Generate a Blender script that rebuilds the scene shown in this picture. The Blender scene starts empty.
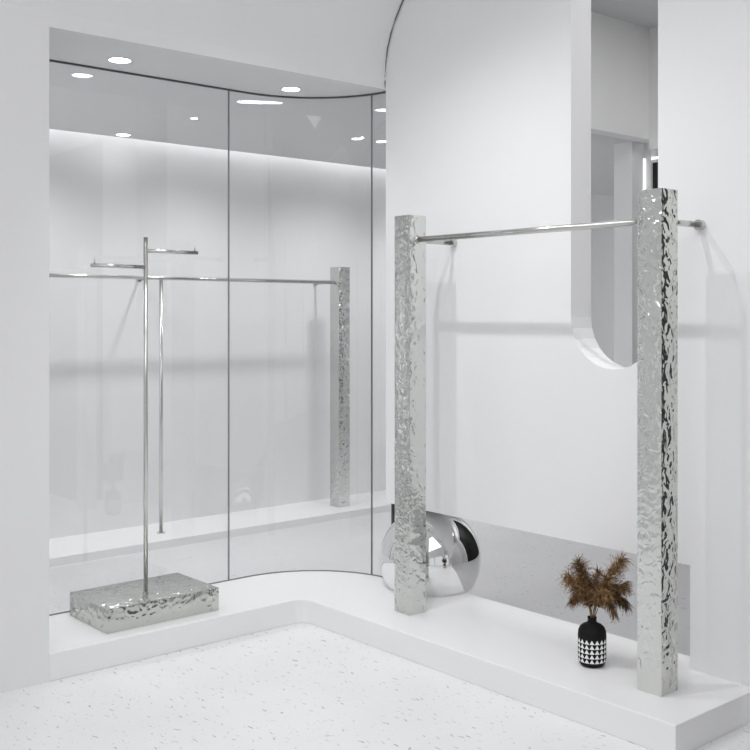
import bpy, bmesh, math, random
from mathutils import Vector, Matrix
random.seed(7)
C = bpy.context.scene.collection
EYE = 1.46                      # eye height above the shop floor
PLAT = 0.11                     # display platform height

# ------------------------------------------------------------------ materials
def new_mat(name):
    m = bpy.data.materials.new(name); m.use_nodes = True
    nt = m.node_tree
    return m, nt, nt.nodes['Principled BSDF']

def N(nt, typ, **kw):
    n = nt.nodes.new(typ)
    for k, v in kw.items():
        if k in n.inputs: n.inputs[k].default_value = v
        else: setattr(n, k, v)
    return n

def plaster(name, col, rough=0.6, bump=0.02, var=0.012):
    m, nt, p = new_mat(name)
    tc = N(nt, 'ShaderNodeTexCoord')
    ns = N(nt, 'ShaderNodeTexNoise', Scale=1.3, Detail=3.0)
    nt.links.new(tc.outputs['Object'], ns.inputs['Vector'])
    r = N(nt, 'ShaderNodeValToRGB')
    r.color_ramp.elements[0].position = 0.3; r.color_ramp.elements[1].position = 0.7
    r.color_ramp.elements[0].color = (*[c - var for c in col], 1)
    r.color_ramp.elements[1].color = (*[c + var * .5 for c in col], 1)
    nt.links.new(ns.outputs['Fac'], r.inputs['Fac'])
    nt.links.new(r.outputs['Color'], p.inputs['Base Color'])
    p.inputs['Roughness'].default_value = rough
    n2 = N(nt, 'ShaderNodeTexNoise', Scale=160.0, Detail=2.0)
    nt.links.new(tc.outputs['Object'], n2.inputs['Vector'])
    b = N(nt, 'ShaderNodeBump', Strength=bump, Distance=0.002)
    nt.links.new(n2.outputs['Fac'], b.inputs['Height']); nt.links.new(b.outputs['Normal'], p.inputs['Normal'])
    return m

def terrazzo(name, col):
    m, nt, p = new_mat(name)
    tc = N(nt, 'ShaderNodeTexCoord')
    base = N(nt, 'ShaderNodeTexNoise', Scale=2.2, Detail=4.0)
    nt.links.new(tc.outputs['Object'], base.inputs['Vector'])
    br = N(nt, 'ShaderNodeValToRGB')
    br.color_ramp.elements[0].position = .3; br.color_ramp.elements[1].position = .7
    br.color_ramp.elements[0].color = (*[c - .025 for c in col], 1)
    br.color_ramp.elements[1].color = (*[c + .015 for c in col], 1)
    nt.links.new(base.outputs['Fac'], br.inputs['Fac'])
    last = br.outputs['Color']
    for rot, sc, th, keep, dark in ((0.5, (9, 34, 1), .10, .80, (.46, .46, .48)), (2.3, (11, 44, 1), .10, .78, (.55, .55, .57)),
                                    (1.4, (24, 70, 1), .12, .80, (.60, .60, .62))):
        mp = N(nt, 'ShaderNodeMapping'); mp.inputs['Rotation'].default_value = (0, 0, rot); mp.inputs['Scale'].default_value = sc
        nz = N(nt, 'ShaderNodeTexNoise', Scale=9.0, Detail=2.0)
        nt.links.new(tc.outputs['Object'], nz.inputs['Vector'])
        mx = N(nt, 'ShaderNodeMixRGB'); mx.blend_type = 'LINEAR_LIGHT'; mx.inputs['Fac'].default_value = .045
        nt.links.new(tc.outputs['Object'], mx.inputs['Color1']); nt.links.new(nz.outputs['Color'], mx.inputs['Color2'])
        nt.links.new(mx.outputs['Color'], mp.inputs['Vector'])
        v = N(nt, 'ShaderNodeTexVoronoi', Scale=1.0); v.voronoi_dimensions = '2D'
        nt.links.new(mp.outputs['Vector'], v.inputs['Vector'])
        lt = N(nt, 'ShaderNodeMath', operation='LESS_THAN'); lt.inputs[1].default_value = th
        nt.links.new(v.outputs['Distance'], lt.inputs[0])
        sx = N(nt, 'ShaderNodeSeparateColor'); nt.links.new(v.outputs['Color'], sx.inputs['Color'])
        gt = N(nt, 'ShaderNodeMath', operation='GREATER_THAN'); gt.inputs[1].default_value = keep
        nt.links.new(sx.outputs['Red'], gt.inputs[0])
        mu = N(nt, 'ShaderNodeMath', operation='MULTIPLY')
        nt.links.new(lt.outputs[0], mu.inputs[0]); nt.links.new(gt.outputs[0], mu.inputs[1])
        cm = N(nt, 'ShaderNodeMixRGB'); cm.inputs['Color2'].default_value = (*dark, 1)
        nt.links.new(mu.outputs[0], cm.inputs['Fac']); nt.links.new(last, cm.inputs['Color1'])
        last = cm.outputs['Color']
    nt.links.new(last, p.inputs['Base Color'])
    p.inputs['Roughness'].default_value = 0.45
    return m

def metal(name, col, rough):
    m, nt, p = new_mat(name)
    p.inputs['Metallic'].default_value = 1.0
    tc = N(nt, 'ShaderNodeTexCoord')
    ns = N(nt, 'ShaderNodeTexNoise', Scale=30.0, Detail=2.0)
    nt.links.new(tc.outputs['Object'], ns.inputs['Vector'])
    r = N(nt, 'ShaderNodeValToRGB')
    r.color_ramp.elements[0].color = (*[c * .96 for c in col], 1); r.color_ramp.elements[1].color = (*col, 1)
    nt.links.new(ns.outputs['Fac'], r.inputs['Fac']); nt.links.new(r.outputs['Color'], p.inputs['Base Color'])
    p.inputs['Roughness'].default_value = rough
    return m

def hammered(name, col, rough=.13, scale=21.0, strength=.75, dist=.016):
    """rippled, hand-hammered stainless steel sheet"""
    m, nt, p = new_mat(name)
    p.inputs['Metallic'].default_value = 1.0
    p.inputs['Base Color'].default_value = (*col, 1)
    p.inputs['Roughness'].default_value = rough
    tc = N(nt, 'ShaderNodeTexCoord')
    n1 = N(nt, 'ShaderNodeTexNoise', Scale=scale, Detail=1.2, Roughness=.45, Distortion=.8)
    nt.links.new(tc.outputs['Object'], n1.inputs['Vector'])
    wob = N(nt, 'ShaderNodeTexNoise', Scale=scale * .6, Detail=1.0)
    nt.links.new(tc.outputs['Object'], wob.inputs['Vector'])
    mx = N(nt, 'ShaderNodeMixRGB'); mx.blend_type = 'LINEAR_LIGHT'; mx.inputs['Fac'].default_value = .03
    nt.links.new(tc.outputs['Object'], mx.inputs['Color1']); nt.links.new(wob.outputs['Color'], mx.inputs['Color2'])
    vo = N(nt, 'ShaderNodeTexVoronoi', Scale=scale * 1.15); vo.feature = 'SMOOTH_F1'; vo.inputs['Smoothness'].default_value = .35
    nt.links.new(mx.outputs['Color'], vo.inputs['Vector'])
    ad = N(nt, 'ShaderNodeMath', operation='MULTIPLY_ADD'); ad.inputs[1].default_value = .4
    nt.links.new(vo.outputs['Distance'], ad.inputs[0]); nt.links.new(n1.outputs['Fac'], ad.inputs[2])
    b = N(nt, 'ShaderNodeBump', Strength=strength, Distance=dist)
    nt.links.new(ad.outputs[0], b.inputs['Height']); nt.links.new(b.outputs['Normal'], p.inputs['Normal'])
    return m

def emit(name, col, s):
    m, nt, p = new_mat(name)
    p.inputs['Base Color'].default_value = (*col, 1)
    p.inputs['Emission Color'].default_value = (*col, 1); p.inputs['Emission Strength'].default_value = s
    return m

def flat(name, col, rough=.5):
    m, nt, p = new_mat(name)
    tc = N(nt, 'ShaderNodeTexCoord'); ns = N(nt, 'ShaderNodeTexNoise', Scale=60.0)
    nt.links.new(tc.outputs['Object'], ns.inputs['Vector'])
    r = N(nt, 'ShaderNodeValToRGB')
    r.color_ramp.elements[0].color = (*[c * .9 for c in col], 1); r.color_ramp.elements[1].color = (*[min(1, c * 1.08) for c in col], 1)
    nt.links.new(ns.outputs['Fac'], r.inputs['Fac']); nt.links.new(r.outputs['Color'], p.inputs['Base Color'])
    p.inputs['Roughness'].default_value = rough
    return m

def glass_sheet(name):
    m = bpy.data.materials.new(name); m.use_nodes = True; nt = m.node_tree; nt.nodes.clear()
    out = N(nt, 'ShaderNodeOutputMaterial'); tr = N(nt, 'ShaderNodeBsdfTransparent'); gl = N(nt, 'ShaderNodeBsdfGlossy')
    tr.inputs['Color'].default_value = (.955, .962, .962, 1); gl.inputs['Roughness'].default_value = 0.0
    gl.inputs['Color'].default_value = (.95, .95, .96, 1)
    lw = N(nt, 'ShaderNodeLayerWeight'); pw = N(nt, 'ShaderNodeMath', operation='POWER'); pw.inputs[1].default_value = 4.0
    lw.inputs['Blend'].default_value = .5
    nt.links.new(lw.outputs['Facing'], pw.inputs[0])
    ma = N(nt, 'ShaderNodeMath', operation='MULTIPLY_ADD'); ma.inputs[1].default_value = .7; ma.inputs[2].default_value = .04
    nt.links.new(pw.outputs[0], ma.inputs[0])
    mix = N(nt, 'ShaderNodeMixShader')
    nt.links.new(ma.outputs[0], mix.inputs[0]); nt.links.new(tr.outputs[0], mix.inputs[1]); nt.links.new(gl.outputs[0], mix.inputs[2])
    nt.links.new(mix.outputs[0], out.inputs['Surface'])
    return m

def vase_mat():
    m, nt, p = new_mat('black_ceramic_with_white_triangles')
    tc = N(nt, 'ShaderNodeTexCoord'); sp = N(nt, 'ShaderNodeSeparateXYZ')
    nt.links.new(tc.outputs['Object'], sp.inputs[0])
    def M(op, a, b=None):
        n = N(nt, 'ShaderNodeMath', operation=op)
        for i, x in enumerate((a, b)):
            if x is None: continue
            if isinstance(x, (int, float)): n.inputs[i].default_value = x
            else: nt.links.new(x, n.inputs[i])
        return n.outputs[0]
    Z0, H, ROWS, NT = .020, .0182, 5, 17
    ang = M('ARCTAN2', sp.outputs['Y'], sp.outputs['X'])
    u = M('FRACT', M('ADD', M('MULTIPLY', ang, NT / (2 * math.pi)), 10.0))
    vz = M('DIVIDE', M('SUBTRACT', sp.outputs['Z'], Z0), H)
    v = M('FRACT', vz)
    tri = M('LESS_THAN', M('ADD', M('ABSOLUTE', M('MULTIPLY', M('SUBTRACT', u, .5), 2.0)), M('MULTIPLY', v, 1.06)), .97)
    ok = M('MULTIPLY', M('GREATER_THAN', vz, 0.0), M('LESS_THAN', vz, float(ROWS)))
    fac = M('MULTIPLY', tri, ok)
    mx = N(nt, 'ShaderNodeMixRGB'); mx.inputs['Color1'].default_value = (.012, .012, .013, 1); mx.inputs['Color2'].default_value = (.86, .86, .85, 1)
    nt.links.new(fac, mx.inputs['Fac']); nt.links.new(mx.outputs['Color'], p.inputs['Base Color'])
    p.inputs['Roughness'].default_value = .6; p.inputs['Specular IOR Level'].default_value = .12
    return m

def plume_mat(name, dark, light):
    m, nt, p = new_mat(name)
    tc = N(nt, 'ShaderNodeTexCoord'); ns = N(nt, 'ShaderNodeTexNoise', Scale=75.0, Detail=3.0)
    nt.links.new(tc.outputs['Object'], ns.inputs['Vector'])
    r = N(nt, 'ShaderNodeValToRGB'); r.color_ramp.elements[0].position = .36; r.color_ramp.elements[1].position = .68
    r.color_ramp.elements[0].color = (*dark, 1); r.color_ramp.elements[1].color = (*light, 1)
    nt.links.new(ns.outputs['Fac'], r.inputs['Fac']); nt.links.new(r.outputs['Color'], p.inputs['Base Color'])
    p.inputs['Roughness'].default_value = .75
    return m

W_WALL = plaster('white_wall_paint', (.83, .83, .835))
W_VAULT = plaster('white_vault_plaster', (.825, .825, .825))
W_BACK = plaster('white_back_wall_paint', (.82, .82, .825))
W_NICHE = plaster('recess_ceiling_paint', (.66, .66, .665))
W_CEIL = plaster('pale_grey_ceiling_paint', (.66, .665, .67))
W_PLAT = plaster('white_platform_lacquer', (.87, .87, .875), rough=.4)
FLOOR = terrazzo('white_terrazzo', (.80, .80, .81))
FLOOR_BACK = terrazzo('dimmed_terrazzo', (.70, .70, .71))  # same terrazzo darkened; the dimmer back room is put into the colour
STEEL = metal('brushed_steel', (.62, .62, .60), .2)
CHROME = metal('mirror_chrome', (.86, .86, .86), .015)
HAM = hammered('hammered_steel', (.70, .71, .69), rough=.17, scale=27, strength=.7, dist=.012)
HAM_FINE = hammered('dimmed_fine_hammered_steel', (.60, .61, .59), rough=.2, scale=32, strength=.62, dist=.012)  # darker copy; duller reflections on these pillar sides are in the colour
HAM_BOLD = hammered('deeply_hammered_steel', (.68, .69, .66), rough=.12, scale=23, strength=.9, dist=.016)
HAM_BASE = hammered('hammered_steel_plinth', (.62, .63, .60), rough=.17, scale=25, strength=.6, dist=.014)
DARK = flat('dark_metal_track', (.09, .09, .09), .4)
SEAM = flat('grey_sealant', (.22, .22, .22), .4)
EDGE = flat('green_black_glass_edge', (.05, .06, .05), .2)
BLACK = flat('black_void', (.008, .008, .008), .5)
GLASS = glass_sheet('clear_glass')
LAMP = emit('lamp_lens', (1, 1, .99), 15.0)
LED = emit('led_strip', (1, 1, 1), 1.3)
VASE = vase_mat()
PL1 = plume_mat('brown_plume', (.028, .013, .005), (.36, .20, .08))
PL2 = plume_mat('tan_plume', (.045, .022, .008), (.55, .33, .14))
PL3 = plume_mat('dark_plume', (.018, .009, .004), (.17, .085, .03))
STEM = flat('dry_stem', (.22, .14, .07), .8)

# ------------------------------------------------------------------ builders
def obj(name, bm, mat, parent=None, smooth=False, loc=None):
    bmesh.ops.recalc_face_normals(bm, faces=bm.faces[:])
    me = bpy.data.meshes.new(name); bm.to_mesh(me); bm.free()
    for m in (mat if isinstance(mat, (list, tuple)) else [mat]): me.materials.append(m)
    if smooth:
        for p in me.polygons: p.use_smooth = True
    o = bpy.data.objects.new(name, me); C.objects.link(o)
    if parent: o.parent = parent
    if loc: o.location = loc
    return o

def thing(name, label, cat, loc=(0, 0, 0), rotz=0, group=None):
    o = bpy.data.objects.new(name, None); C.objects.link(o); o.empty_display_size = .1
    o.location = loc; o.rotation_euler = (0, 0, rotz)
    return tag(o, label, cat, group)

def tag(o, label, cat, group=None):
    o['label'] = label; o['category'] = cat
    if group: o['group'] = group
    return o

def struct(name, bm, mat, smooth=False, label=None):
    o = obj(name, bm, mat, None, smooth); o['kind'] = 'structure'
    if label: o['label'] = label
    return o

def box(bm, x0, x1, y0, y1, z0, z1, bevel=0, seg=1):
    r = bmesh.ops.create_cube(bm, size=1)
    for v in r['verts']:
        v.co = Vector(((x0 + x1) / 2 + v.co.x * (x1 - x0), (y0 + y1) / 2 + v.co.y * (y1 - y0), (z0 + z1) / 2 + v.co.z * (z1 - z0)))
    if bevel:
        es = list({e for v in r['verts'] for e in v.link_edges})
        bmesh.ops.bevel(bm, geom=es, offset=bevel, segments=seg, affect='EDGES', profile=.5)
    return bm

def bx(*a, **k): return box(bmesh.new(), *a, **k)

def prism(pts, axis, a0, a1):
    """extrude a 2-D outline: axis 'z' -> pts are (x,y); 'y' -> (x,z); 'x' -> (y,z)"""
    bm = bmesh.new()
    def P(p, a): return {'z': (p[0], p[1], a), 'y': (p[0], a, p[1]), 'x': (a, p[0], p[1])}[axis]
    A = [bm.verts.new(P(p, a0)) for p in pts]; B = [bm.verts.new(P(p, a1)) for p in pts]
    bm.faces.new(A); bm.faces.new(B)
    n = len(pts)
    for i in range(n): bm.faces.new((A[i], A[(i + 1) % n], B[(i + 1) % n], B[i]))
    return bm

def tube(path, r, seg=16, bm=None, cap=True):
    bm = bm or bmesh.new(); path = [Vector(p) for p in path]; rings = []
    for i, p in enumerate(path):
        t = (path[min(i + 1, len(path) - 1)] - path[max(i - 1, 0)]).normalized()
        up = Vector((0, 0, 1)) if abs(t.z) < .9 else Vector((1, 0, 0))
        a = t.cross(up).normalized(); b = t.cross(a)
        rr = r[i] if isinstance(r, (list, tuple)) else r
        rings.append([bm.verts.new(p + (a * math.cos(2 * math.pi * k / seg) + b * math.sin(2 * math.pi * k / seg)) * rr) for k in range(seg)])
    for i in range(len(rings) - 1):
        for k in range(seg): bm.faces.new((rings[i][k], rings[i][(k + 1) % seg], rings[i + 1][(k + 1) % seg], rings[i + 1][k]))
    if cap: bm.faces.new(rings[0]); bm.faces.new(rings[-1])
    return bm

def lathe(prof, seg=48, bm=None):
    bm = bm or bmesh.new(); rings = []
    for r, z in prof:
        if r < 1e-6: rings.append([bm.verts.new((0, 0, z))])
        else: rings.append([bm.verts.new((r * math.cos(2 * math.pi * k / seg), r * math.sin(2 * math.pi * k / seg), z)) for k in range(seg)])
    for A, B in zip(rings, rings[1:]):
        for k in range(seg):
            j = (k + 1) % seg
            f = [A[k % len(A)], A[j % len(A)], B[j % len(B)], B[k % len(B)]]
            f = list(dict.fromkeys(f))
            if len(f) > 2: bm.faces.new(f)
    return bm

def smooth_by_angle(o, deg=40):
    me = o.data
    for p in me.polygons: p.use_smooth = True
    me.set_sharp_from_angle(angle=math.radians(deg))
    return o

# ------------------------------------------------------------------ key plan dimensions (metres)
XF = -3.99            # plane of the left wall / fascia / platform front
XBW = -6.30           # back wall behind the glass
YW = 3.50             # front face of the hanging white wall
YB = 3.636            # its back face
XG = -4.50            # glass plane
YG = 3.535            # glass line after the bend
RG = 0.534            # bend radius
CG = (XG + RG, YG - RG)
ZC = EYE + 1.14       # niche / back room ceiling
ZTOP = EYE + 2.32

def glass_line(y0, t_from, t_to, off=0.0, n=28):
    """plan points along the glass: parameter = arc length from y0 on the straight run"""
    s1 = CG[1] - y0; s2 = s1 + RG * math.pi / 2
    pts = []
    brk = [t_from] + [t_from + (t_to - t_from) * i / n for i in range(1, n)] + [t_to]
    for t in brk:
        if t <= s1: pts.append((XG + off, y0 + t))
        elif t <= s2:
            a = (t - s1) / RG
            pts.append((CG[0] - (RG - off) * math.cos(a), CG[1] + (RG - off) * math.sin(a)))
        else: pts.append((CG[0] + (t - s2), YG - off))
    return pts

Y0 = 1.74
S1 = CG[1] - Y0; S2 = S1 + RG * math.pi / 2
T_SEAM1 = 2.893 - Y0
T_SEAM2 = S1 + RG * math.acos((CG[0] + 4.112) / RG)
T_END = S2 - .012

# ------------------------------------------------------------------ the setting
struct('floor', bx(-6.5, 4.2, -5.0, 9.6, -.1, 0), FLOOR)

# left wall with the display opening
struct('wall_left', prism([(-5, 0), (1.727, 0), (1.727, ZC), (YW - .008, ZC), (YW - .008, EYE + 1.205), (-5, EYE + 1.205)], 'x', XF - .1, XF), W_WALL)

# barrel vault above it
prof = []
for i in range(25):
    a = math.pi / 2 * i / 24
    prof.append((XF + 2.5 * (1 - math.cos(a)), EYE + 1.2 + 1.1 * math.sin(a)))
outer = [(4.2, EYE + 2.3), (4.2, EYE + 2.4), (XF - .1, EYE + 2.4), (XF - .1, EYE + 1.21)]
struct('ceiling', prism(prof + outer, 'y', -5, YW - .008), W_VAULT)
smooth_by_angle(bpy.data.objects['ceiling'], 30)
struct('trim_1', tube([(x + .004, YW - .006, z - .003) for x, z in prof], .0022, 8), DARK, label='thin dark strip painted for the shadow gap between vault and right wall')  # dark tube stands in for the shade inside the gap

# hanging white wall with U slot and gap along the floor
X0w, XGAP = -3.985, -2.233
UL, UR, UB = -2.803, -2.375, EYE - .226
rU = (UR - UL) / 2; cU = (UL + UR) / 2
arc = [(cU + rU * math.cos(a), UB + rU + rU * math.sin(a)) for a in [-math.pi * i / 14 for i in range(15)]]
GAPZ = EYE - .955
XE = -1.86            # right end of the white wall; added dark panes for reflections follow
wall_pts = [(X0w, GAPZ), (XE, GAPZ), (XE, ZTOP), (UR, ZTOP)] + arc + [(UL, ZTOP), (X0w, ZTOP)]
struct('wall_right', prism(wall_pts, 'y', YW, YB), W_WALL)
struct('wall_right_foot', prism([(XGAP, PLAT), (-1.957, PLAT), (-1.957, 0), (XE, 0), (XE, GAPZ), (XGAP, GAPZ)], 'y', YW, YB), W_WALL)
struct('wall_right_lintel', bx(XE, 4.2, YW, YB, 2.75, ZTOP), W_WALL)
for i, x in enumerate((.35, 2.2)):
    struct('trim_%d' % (20 + i), bx(x, x + .12, YW, YB, 0, 2.75), W_WALL)
for i, (a, b) in enumerate(((XE, .35), (.47, 2.2), (2.32, 4.1))):
    struct('window_%d' % (20 + i), bx(a, b, YW + .05, YW + .07, 0, 2.75), BLACK)  # unseen dark panes, added for the right pillar and ball to reflect

# L-shaped display platform following the glass
rI = .07
inner = []
for i in range(9):
    a = math.pi - (math.pi / 2) * i / 8
    inner.append((XF + rI + rI * math.cos(a), 2.985 - rI + rI * math.sin(a)))
plat = [(XF, 1.7272)] + inner + [(-1.958, 2.985), (-1.958, YB)]
gl = glass_line(1.7272, 0, (CG[1] - 1.7272) + RG * math.pi / 2, off=-.03, n=34)
plat += [(-3.92, YB)] + gl[::-1]
bm = prism(plat, 'z', .0, PLAT)
fb = [(XBW, 1.0), (XG - .031, 1.0)] + glass_line(1.0, 0, (CG[1] - 1.0) + RG * math.pi / 2, off=-.031, n=36) + [(-3.92, YB + .001), (-.1, YB + .001), (-.1, 9.5), (XBW, 9.5)]
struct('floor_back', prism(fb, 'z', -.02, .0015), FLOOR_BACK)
p = struct('platform', bm, W_PLAT, label='white L-shaped display platform with rounded inner corner')
bv = p.modifiers.new('soft_edge', 'BEVEL'); bv.width = .003; bv.segments = 2; bv.limit_method = 'ANGLE'; bv.angle_limit = math.radians(40)

# niche side and back room shell
struct('wall_niche', bx(-4.6, XF - .1, 1.60, 1.715, 0, ZC), W_WALL)

struct('wall_back', bx(XBW - .1, XBW, .9, 9.6, 0, EYE + 1.9), W_BACK)
struct('wall_near', bx(XBW, -4.6, .9, 1.0, 0, ZC), W_BACK)
struct('wall_far', bx(XBW, -.5, 9.5, 9.6, 0, EYE + 1.9), W_BACK)
struct('ceiling_back', prism([(XBW + .11, 1.0), (XF - .1, 1.0), (XF - .1, YW - .01), (X0w - .02, YW - .01), (X0w - .02, 9.5), (XBW + .11, 9.5)], 'z', ZC, ZC + .05), W_CEIL)
gc = glass_line(1.716, 0, (CG[1] - 1.716) + RG * math.pi / 2 - .02, n=34)
struct('ceiling_niche', prism(gc + [(XF - .0008, YW - .009), (XF - .0008, 1.7275)], 'z', ZC - .0006, ZC + .02), W_NICHE)
struct('ceiling_cove', bx(XBW, XBW + .2, 1.0, 9.5, ZC + .16, ZC + .2), W_CEIL)
struct('platform_back', bx(XBW, -5.79, 1.0, 9.5, 0, .05), W_PLAT, label='low white platform along the back wall')
# tall bay behind the hanging wall
ZB = EYE + 1.86
struct('wall_bay', bx(X0w - .12, X0w - .0185, YB, 5.95, ZC - .0015, ZB), W_VAULT)
struct('ceiling_bay', bx(X0w - .12, 0.0, YB, 5.95, ZB, ZB + .06), W_CEIL)
struct('wall_bay_end', bx(X0w - .02, 0.0, 5.80, 5.90, EYE + 1.07, ZB), W_VAULT)
struct('wall_bay_lower', bx(-1.4, 0.0, 5.80, 5.90, 0, EYE + 1.07), W_BACK)
struct('wall_bay_side', bx(-.1, 0.0, YB, 5.80, 0, ZB), W_BACK)
struct('wall_pier', bx(-4.28, -4.135, 5.80, 5.93, 0, ZC), W_BACK)
struct('wall_corridor', bx(-4.135, -4.085, 5.94, 6.0, 0, ZC), W_BACK)
struct('door_1', bx(-4.085, -1.4, 5.96, 6.0, 0, EYE + 1.01), BLACK, label='black doorway at the end of the bay')
struct('trim_2', bx(-4.135, -4.128, 5.925, 5.935, .3, EYE + 1.04), LED, label='vertical white light strip beside the black doorway')
struct('trim_3', bx(-4.135, -2.5, 5.945, 5.955, EYE + 1.03, EYE + 1.045), LED, label='horizontal white light strip above the black doorway')

# rest of the shop, behind the camera
struct('wall_front', bx(4.1, 4.2, -5.0, YW, 2.75, EYE + 2.3), W_WALL)
for i, (a, b) in enumerate(((-5.0, -4.5), (-1.9, -1.6), (1.3, 1.6), (3.2, YW))):
    struct('trim_%d' % (4 + i), bx(4.1, 4.2, a, b, 0, 2.75), W_WALL)

# glass partition
def panel(n, t0, t1, lab):
    A = glass_line(Y0, t0, t1, .002); B = glass_line(Y0, t0, t1, -.002)
    o = struct('window_%d' % n, prism(A + B[::-1], 'z', PLAT + .004, ZC - .009), GLASS, label=lab)
    smooth_by_angle(o, 30)
panel(1, 0, T_SEAM1 - .0025, 'flat clear glass panel left of the first joint')
panel(2, T_SEAM1 + .0025, T_SEAM2 - .0025, 'curved clear glass panel bending round the corner')
panel(3, T_SEAM2 + .0025, T_END, 'narrow clear glass panel running to the right wall')
def seam(n, t, w, lab, mat=SEAM):
    A = glass_line(Y0, t - w, t + w, .006, 3); B = glass_line(Y0, t - w, t + w, -.006, 3)
    struct('trim_%d' % n, prism(A + B[::-1], 'z', PLAT + .004, ZC - .009), mat, label=lab)
seam(8, T_SEAM1, .0016, 'dark joint between the flat and curved glass')
seam(9, T_SEAM2, .0016, 'dark joint between the curved and narrow glass')
seam(10, T_END + .008, .006, 'dark edge of the glass at the right wall', EDGE)
def track(n, z0, z1, w, mat, lab):
    A = glass_line(Y0, 0, T_END + .006, w, 44); B = glass_line(Y0, 0, T_END + .006, -w, 44)
    struct('trim_%d' % n, prism(A + B[::-1], 'z', z0, z1), mat, label=lab)
track(11, ZC - .009, ZC, .006, DARK, 'dark top track of the glass')
track(12, PLAT, PLAT + .004, .006, SEAM, 'thin bottom track of the glass')

# ------------------------------------------------------------------ downlights
def downlight(x, y, z, r, label, group, rx=1.0, rot=0.0):
    t = thing('ceiling_downlight', label, 'ceiling light', (x, y, z), rot, group)
    prof_ = [(r * 1.0, -.003), (r * 1.12, -.003), (r * 1.14, 0), (r * 1.0, 0)]
    bm = lathe(prof_ + [prof_[0]], 40)
    for v in bm.verts: v.co.x *= rx
    obj('trim_ring', bm, W_CEIL, t, True)
    bm = lathe([(0, -.002), (r, -.002), (r, -.0005), (0, -.0005)], 40)
    for v in bm.verts: v.co.x *= rx
    obj('lens', bm, LAMP, t)
downlight(-4.305, 2.193, ZC, .048, 'round white downlight in the recess ceiling above the garment stand', 'recess downlights')
downlight(-4.295, 3.133, ZC, .045, 'round white downlight in the recess ceiling nearest the glass bend', 'recess downlights')
yaw = math.atan2(.758, .652)
downlight(-5.30, 3.17, ZC, .020, 'tiny downlight behind the flat glass, close to the first joint', 'back room small downlights')
downlight(-6.08, 3.12, ZC, .042, 'small oval downlight behind flat glass, close above the back wall', 'back room small downlights')
downlight(-5.23, 4.34, ZC, .030, 'tiny downlight seen through the curved glass near the second joint', 'back room small downlights')
downlight(-5.21, 4.54, ZC, .034, 'tiny downlight seen through the narrow glass panel', 'back room small downlights')

# ------------------------------------------------------------------ clothing racks
def pillar(t, cx, cy, z0, z1, s, bold_side=False):
    bm = bx(cx - s / 2, cx + s / 2, cy - s / 2, cy + s / 2, z0, z1, bevel=.0025, seg=2)
    for f in bm.faces:
        f.normal_update()
        if (abs(f.normal.x) > .6) == bold_side: f.material_index = 1
    return smooth_by_angle(obj('pillar', bm, [HAM, HAM_BOLD if bold_side else HAM_FINE], t), 30)

def front_rack():
    cx1, cx2, cy, s = -3.496, -2.186, 3.218, .102
    t = thing('clothing_rack', 'steel clothing rack with two hammered square pillars standing on the white platform', 'clothing rack', ((cx1 + cx2) / 2, cy, PLAT))
    o = t.location
    top = EYE + .445; zr = EYE + .335
    L = lambda x, y, z: (x - o.x, y - o.y, z - o.z)
    for c in (cx1, cx2): pillar(t, c - o.x, 0, 0, top - PLAT, s, c == cx2)
    obj('hanging_rail', tube([L(cx1 + s / 2 - .004, cy, zr), L(cx2 - s / 2 + .004, cy, zr)], .0128, 20), STEEL, t, True)
    for c in (cx1, cx2):
        r = obj('wall_bracket', tube([L(c, cy + s / 2 - .004, zr), L(c, YW - .006, zr)], .0115, 20), STEEL, t, True)
        smooth_by_angle(obj('flange', tube([L(c, YW - .022, zr), L(c, YW, zr)], .020, 28), STEEL, r))
    smooth_by_angle(obj('collar', tube([L(cx1 + s / 2 - .001, cy, zr), L(cx1 + s / 2 + .012, cy, zr)], .016, 24), STEEL, t))
front_rack()

def back_rack():
    xr, yp, yl, s, zb = -6.0, 4.821, 3.345, .104, .05
    t = thing('clothing_rack', 'steel clothing rack behind the glass with slim round leg and hammered pillar', 'clothing rack', (xr, yp, zb))
    zr = EYE + .231 - zb; H = EYE + .344 - zb
    for y in (0, 1.95 - yp): pillar(t, 0, y, 0, H, s)
    obj('hanging_rail', tube([(0, -s / 2 + .004, zr), (0, 1.95 - yp + s / 2 - .004, zr)], .0125, 20), STEEL, t, True)
    lg = obj('leg', tube([(0, yl - yp, 0), (0, yl - yp, zr - .008)], .0115, 20), STEEL, t, True)
    smooth_by_angle(obj('foot_flange', tube([(0, yl - yp, 0), (0, yl - yp, .007)], .027, 28), STEEL, lg))
    for y in (0, yl - yp):
        x0 = -s / 2 + .004 if y == 0 else -.01
        r = obj('wall_bracket', tube([(x0, y, zr), (XBW - xr + .004, y, zr)], .009, 16), STEEL, t, True)
        smooth_by_angle(obj('flange', tube([(XBW - xr + .014, y, zr), (XBW - xr, y, zr)], .018, 24), STEEL, r))
back_rack()

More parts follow.
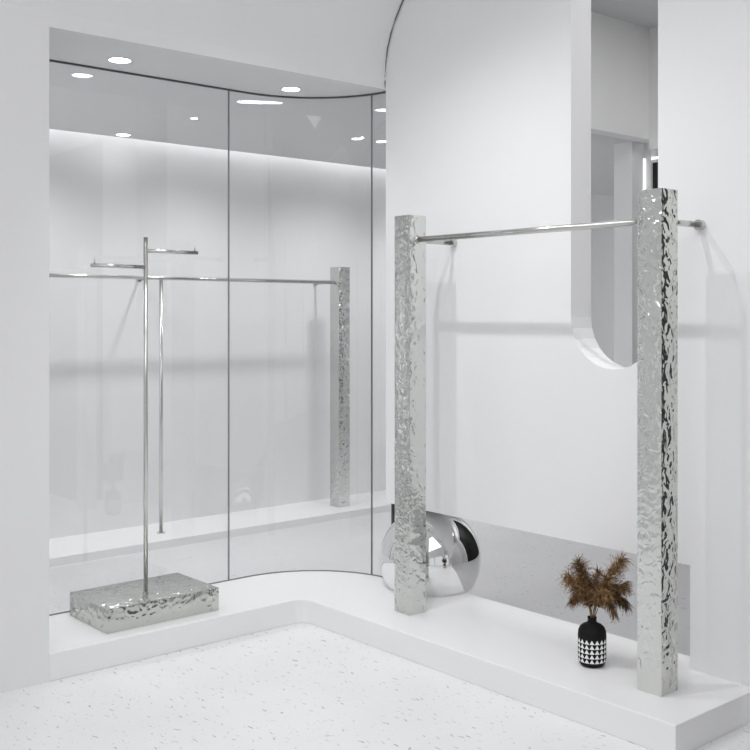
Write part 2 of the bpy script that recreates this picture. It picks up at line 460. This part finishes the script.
# ------------------------------------------------------------------ garment stand
def garment_stand():
    x0, x1, y0, y1, h = -4.450, -4.080, 2.02, 2.571, .103
    px, py = -4.195, 2.262
    t = thing('garment_stand', 'slim steel T-shaped garment stand on a rectangular hammered metal block', 'garment stand', ((x0 + x1) / 2, (y0 + y1) / 2, PLAT))
    o = t.location
    smooth_by_angle(obj('base_block', bx(x0 - o.x, x1 - o.x, y0 - o.y, y1 - o.y, 0, h, bevel=.003, seg=2), HAM_BASE, t), 30)
    X, Y = px - o.x, py - o.y
    top = EYE + .3416 - PLAT
    obj('pole', tube([(X, Y, h - .002), (X, Y, top)], .0095, 24), STEEL, t, True)
    for lab, z, dy in (('long', EYE + .282 - PLAT, .265), ('low', EYE + .209 - PLAT, -.258)):
        sgn = 1 if dy > 0 else -1
        a = obj('arm', tube([(X, Y + sgn * .007, z), (X, Y + dy, z)], .0085, 20), STEEL, t, True)
        obj('end_pin', tube([(X, Y + dy - sgn * .014, z + .006), (X, Y + dy - sgn * .014, z + .034)], .0032, 12), STEEL, a, True)
    smooth_by_angle(obj('collar', tube([(X, Y, h), (X, Y, h + .012)], .013, 24), STEEL, t))
garment_stand()

# ------------------------------------------------------------------ chrome ball
r = .253; zc = EYE - 1.217 - PLAT
prof_ = [(0, 0)]
a0 = math.asin(-zc / r)
for i in range(49):
    a = a0 + (math.pi / 2 - a0) * i / 48
    prof_.append((r * math.cos(a) if i < 48 else 0, min(zc + r * math.sin(a), GAPZ - PLAT - .0005)))
bm = lathe(prof_, 96)
ball = obj('chrome_sphere', bm, CHROME, None, True, (-3.768, 3.604, PLAT + .0005))
smooth_by_angle(ball, 40)
tag(ball, 'large mirror chrome ball resting on the platform behind the left pillar', 'decorative ball')

# ------------------------------------------------------------------ vase
VX, VY = -2.506, 3.257
prof_ = [(0, 0), (.036, 0), (.041, .002), (.048, .010), (.0525, .022), (.054, .036), (.054, .118), (.0525, .134), (.047, .147), (.037, .156),
         (.026, .161), (.0195, .165), (.0168, .170), (.0168, .181), (.018, .184), (.0172, .186), (.0152, .184), (.0148, .170), (.0148, .15), (0, .15)]
vase = obj('vase', lathe(prof_, 64), VASE, None, True, (VX, VY, PLAT))
smooth_by_angle(vase, 50)
tag(vase, 'black ceramic bottle vase with bands of small white triangles', 'vase')

# ------------------------------------------------------------------ dried pampas plumes
RV = Vector((.652, .758, 0)); FV = Vector((-.758, .652, 0)); UV = Vector((0, 0, 1))
MOUTH = Vector((VX, VY, PLAT + .19))
PX = 4.06 / 1046
def plume(label, tipx, tipy, depth, mat, width, nh, bow=.0, start=.28, droop=1.0, seed=0):
    nh = int(nh * 1.9)
    rnd = random.Random(seed)
    tip = RV * ((tipx - 592) * PX) + UV * ((616 - tipy) * PX) + FV * depth
    n = 14
    base = Vector((rnd.uniform(-.006, .006), rnd.uniform(-.006, .006), -.035))
    ctrl = Vector((tip.x * .22, tip.y * .22, max(tip.z * .62, .09) + bow))
    P = lambda u: base * (1 - u) ** 2 + ctrl * (2 * u * (1 - u)) + tip * u * u
    t = thing('pampas_stem', label, 'dried grass', MOUTH, 0, 'dried brown plumes in the vase')
    pts = [P(i / n) for i in range(n + 1)]
    obj('stem', tube(pts, [.0020 * (1 - .7 * i / n) for i in range(n + 1)], 6), STEM, t, True)
    bm = bmesh.new()
    for k in range(nh):
        u = start + (1.0 - start) * (k + rnd.random()) / nh
        q = P(u); tan = (P(min(1, u + .02)) - P(u - .02)).normalized()
        side = Vector((rnd.gauss(0, 1), rnd.gauss(0, 1), rnd.gauss(0, 1))); side -= tan * side.dot(tan); side.normalize()
        w = (u - start) / (1 - start)
        env = min(1, .45 + w * 2.2) * (1 - .35 * w)
        Lh = width * env * rnd.uniform(.5, 1.3)
        d = (tan * rnd.uniform(.6, 1.1) + side * rnd.uniform(.35, 1.1)).normalized()
        wd = rnd.uniform(.0011, .0022)
        perp = d.cross(Vector((rnd.gauss(0, 1), rnd.gauss(0, 1), rnd.gauss(0, 1)))).normalized()
        prev = None; pos = q.copy(); S = 5
        for j in range(S + 1):
            f = j / S
            ww = wd * (1 - f * .85) * (.6 + 1.2 * f * (1 - f) * 2)
            a = bm.verts.new(pos + perp * ww); b = bm.verts.new(pos - perp * ww)
            if prev: bm.faces.new((prev[0], prev[1], b, a))
            prev = (a, b)
            d = (d + Vector((0, 0, -.32 * droop * (.4 + f))) + Vector((rnd.gauss(0, .06), rnd.gauss(0, .06), rnd.gauss(0, .06)))).normalized()
            pos = pos + d * (Lh / S)
            # barbs
            if 0 < j < S and rnd.random() < .8:
                for s_ in (1, -1):
                    e = (d * .8 + perp * s_ * .7 + Vector((rnd.gauss(0, .3), rnd.gauss(0, .3), rnd.gauss(0, .3)))).normalized() * Lh * .22
                    v = [bm.verts.new(pos), bm.verts.new(pos + perp.cross(d) * .0018), bm.verts.new(pos + e)]
                    bm.faces.new(v)
    me_o = obj('plume', bm, mat, t)
    return t
plume('upright brown feathery plume on the upper left of the vase bouquet', 579, 565, .02, PL1, .058, 260, seed=1)
plume('brown plume arching out level to the far left of the bouquet', 567, 577, -.02, PL2, .058, 250, bow=.01, seed=2)
plume('thin brown plume drooping low on the left of the bouquet', 571, 600, -.03, PL1, .046, 160, bow=.05, start=.42, seed=3)
plume('short slim plume rising in the middle gap of the bouquet', 600, 575, .04, PL1, .040, 110, start=.4, seed=4)
plume('tallest tan brown plume reaching up at the right of the bouquet', 624, 562, .02, PL2, .058, 300, seed=5)
plume('wide brown plume leaning out to the right of the bouquet', 624, 586, -.01, PL1, .060, 270, bow=.01, seed=6)
plume('dark plume hanging down at the far right of the bouquet', 626, 606, .0, PL3, .054, 230, bow=.07, start=.4, seed=7)
plume('plume drooping low at the right front of the bouquet', 611, 611, -.05, PL1, .048, 200, bow=.09, start=.42, seed=8)
plume('light tan plume facing forward in the centre of the bouquet', 602, 592, -.07, PL2, .052, 260, bow=.03, start=.3, seed=9)
plume('dense brown plume at the back centre left of the bouquet', 586, 583, .05, PL3, .052, 230, seed=10)

# ------------------------------------------------------------------ light
def area(name, loc, rot, sx, sy, e, col=(1, 1, 1)):
    l = bpy.data.lights.new(name, 'AREA'); l.shape = 'RECTANGLE'; l.size = sx; l.size_y = sy; l.energy = e; l.color = col
    o = bpy.data.objects.new(name, l); C.objects.link(o); o.location = loc; o.rotation_euler = rot
    return o
def spot(name, loc, target, e, rad, ang=110, blend=.6):
    l = bpy.data.lights.new(name, 'SPOT'); l.energy = e; l.shadow_soft_size = rad; l.spot_size = math.radians(ang); l.spot_blend = blend
    o = bpy.data.objects.new(name, l); C.objects.link(o); o.location = loc
    o.rotation_euler = (Vector(target) - Vector(loc)).to_track_quat('-Z', 'Y').to_euler()
    return o
spot('ceiling_spot', (-3.27, 2.16, EYE + 1.85), (-3.1, 3.2, .1), 52, .03, 100, 1.0)
spot('ceiling_spot', (-2.62, 2.0, EYE + 2.05), (-2.75, 3.2, .1), 52, .03, 100, 1.0)
area('ceiling_fill', (-.6, .4, EYE + 2.25), (0, 0, 0), 3.0, 4.0, 64)  # added soft fill for the shop, no fixture here
# back room
area('back_wall_wash', (XBW + .06, 3.8, ZC + .14), (0, 0, 0), .08, 5.4, 6.5)
area('back_room_end_fill', (-5.35, 1.02, 1.4), (math.radians(-90), 0, 0), 1.3, 2.0, 7)  # fill light added out of view to brighten the back room
area('back_room_far_fill', (-5.2, 9.45, 1.4), (math.radians(90), 0, 0), 1.6, 2.0, 8)  # second unseen fill, added at the far end of the back room
area('bay_fill', (-2.2, 4.8, ZB - .02), (0, 0, 0), 1.6, 1.4, 25)  # added fill that brightens the bay, not a fitted lamp
for y in (1.5, 2.6, 3.7, 4.8, 5.9):
    spot('back_spot', (-5.56, y, ZC - .03), (-5.82, y, 0), 25, .045, 140, .9)
spot('recess_spot', (-4.305, 2.193, ZC - .02), (-4.305, 2.193, 0), 5, .04, 120, .8)
spot('recess_spot', (-4.295, 3.133, ZC - .02), (-4.295, 3.133, 0), 5, .04, 120, .8)

w = bpy.data.worlds.new('World'); bpy.context.scene.world = w; w.use_nodes = True
w.node_tree.nodes['Background'].inputs['Color'].default_value = (.97, .98, 1, 1)
w.node_tree.nodes['Background'].inputs['Strength'].default_value = .66

# ------------------------------------------------------------------ camera
cam = bpy.data.cameras.new('camera'); co = bpy.data.objects.new('camera', cam); C.objects.link(co)
co.location = (0, 0, EYE); co.rotation_euler = (math.pi / 2, 0, math.atan2(.758, .652))
cam.sensor_width = 36; cam.lens = 1046 / 750 * 36; cam.shift_y = -61 / 750; cam.clip_start = .02; cam.clip_end = 100
bpy.context.scene.camera = co
bpy.context.scene.view_settings.view_transform = 'Standard'
bpy.context.scene.view_settings.exposure = .13
bpy.context.scene.cycles.max_bounces = 14
bpy.context.scene.cycles.diffuse_bounces = 6
bpy.context.scene.cycles.transparent_max_bounces = 16
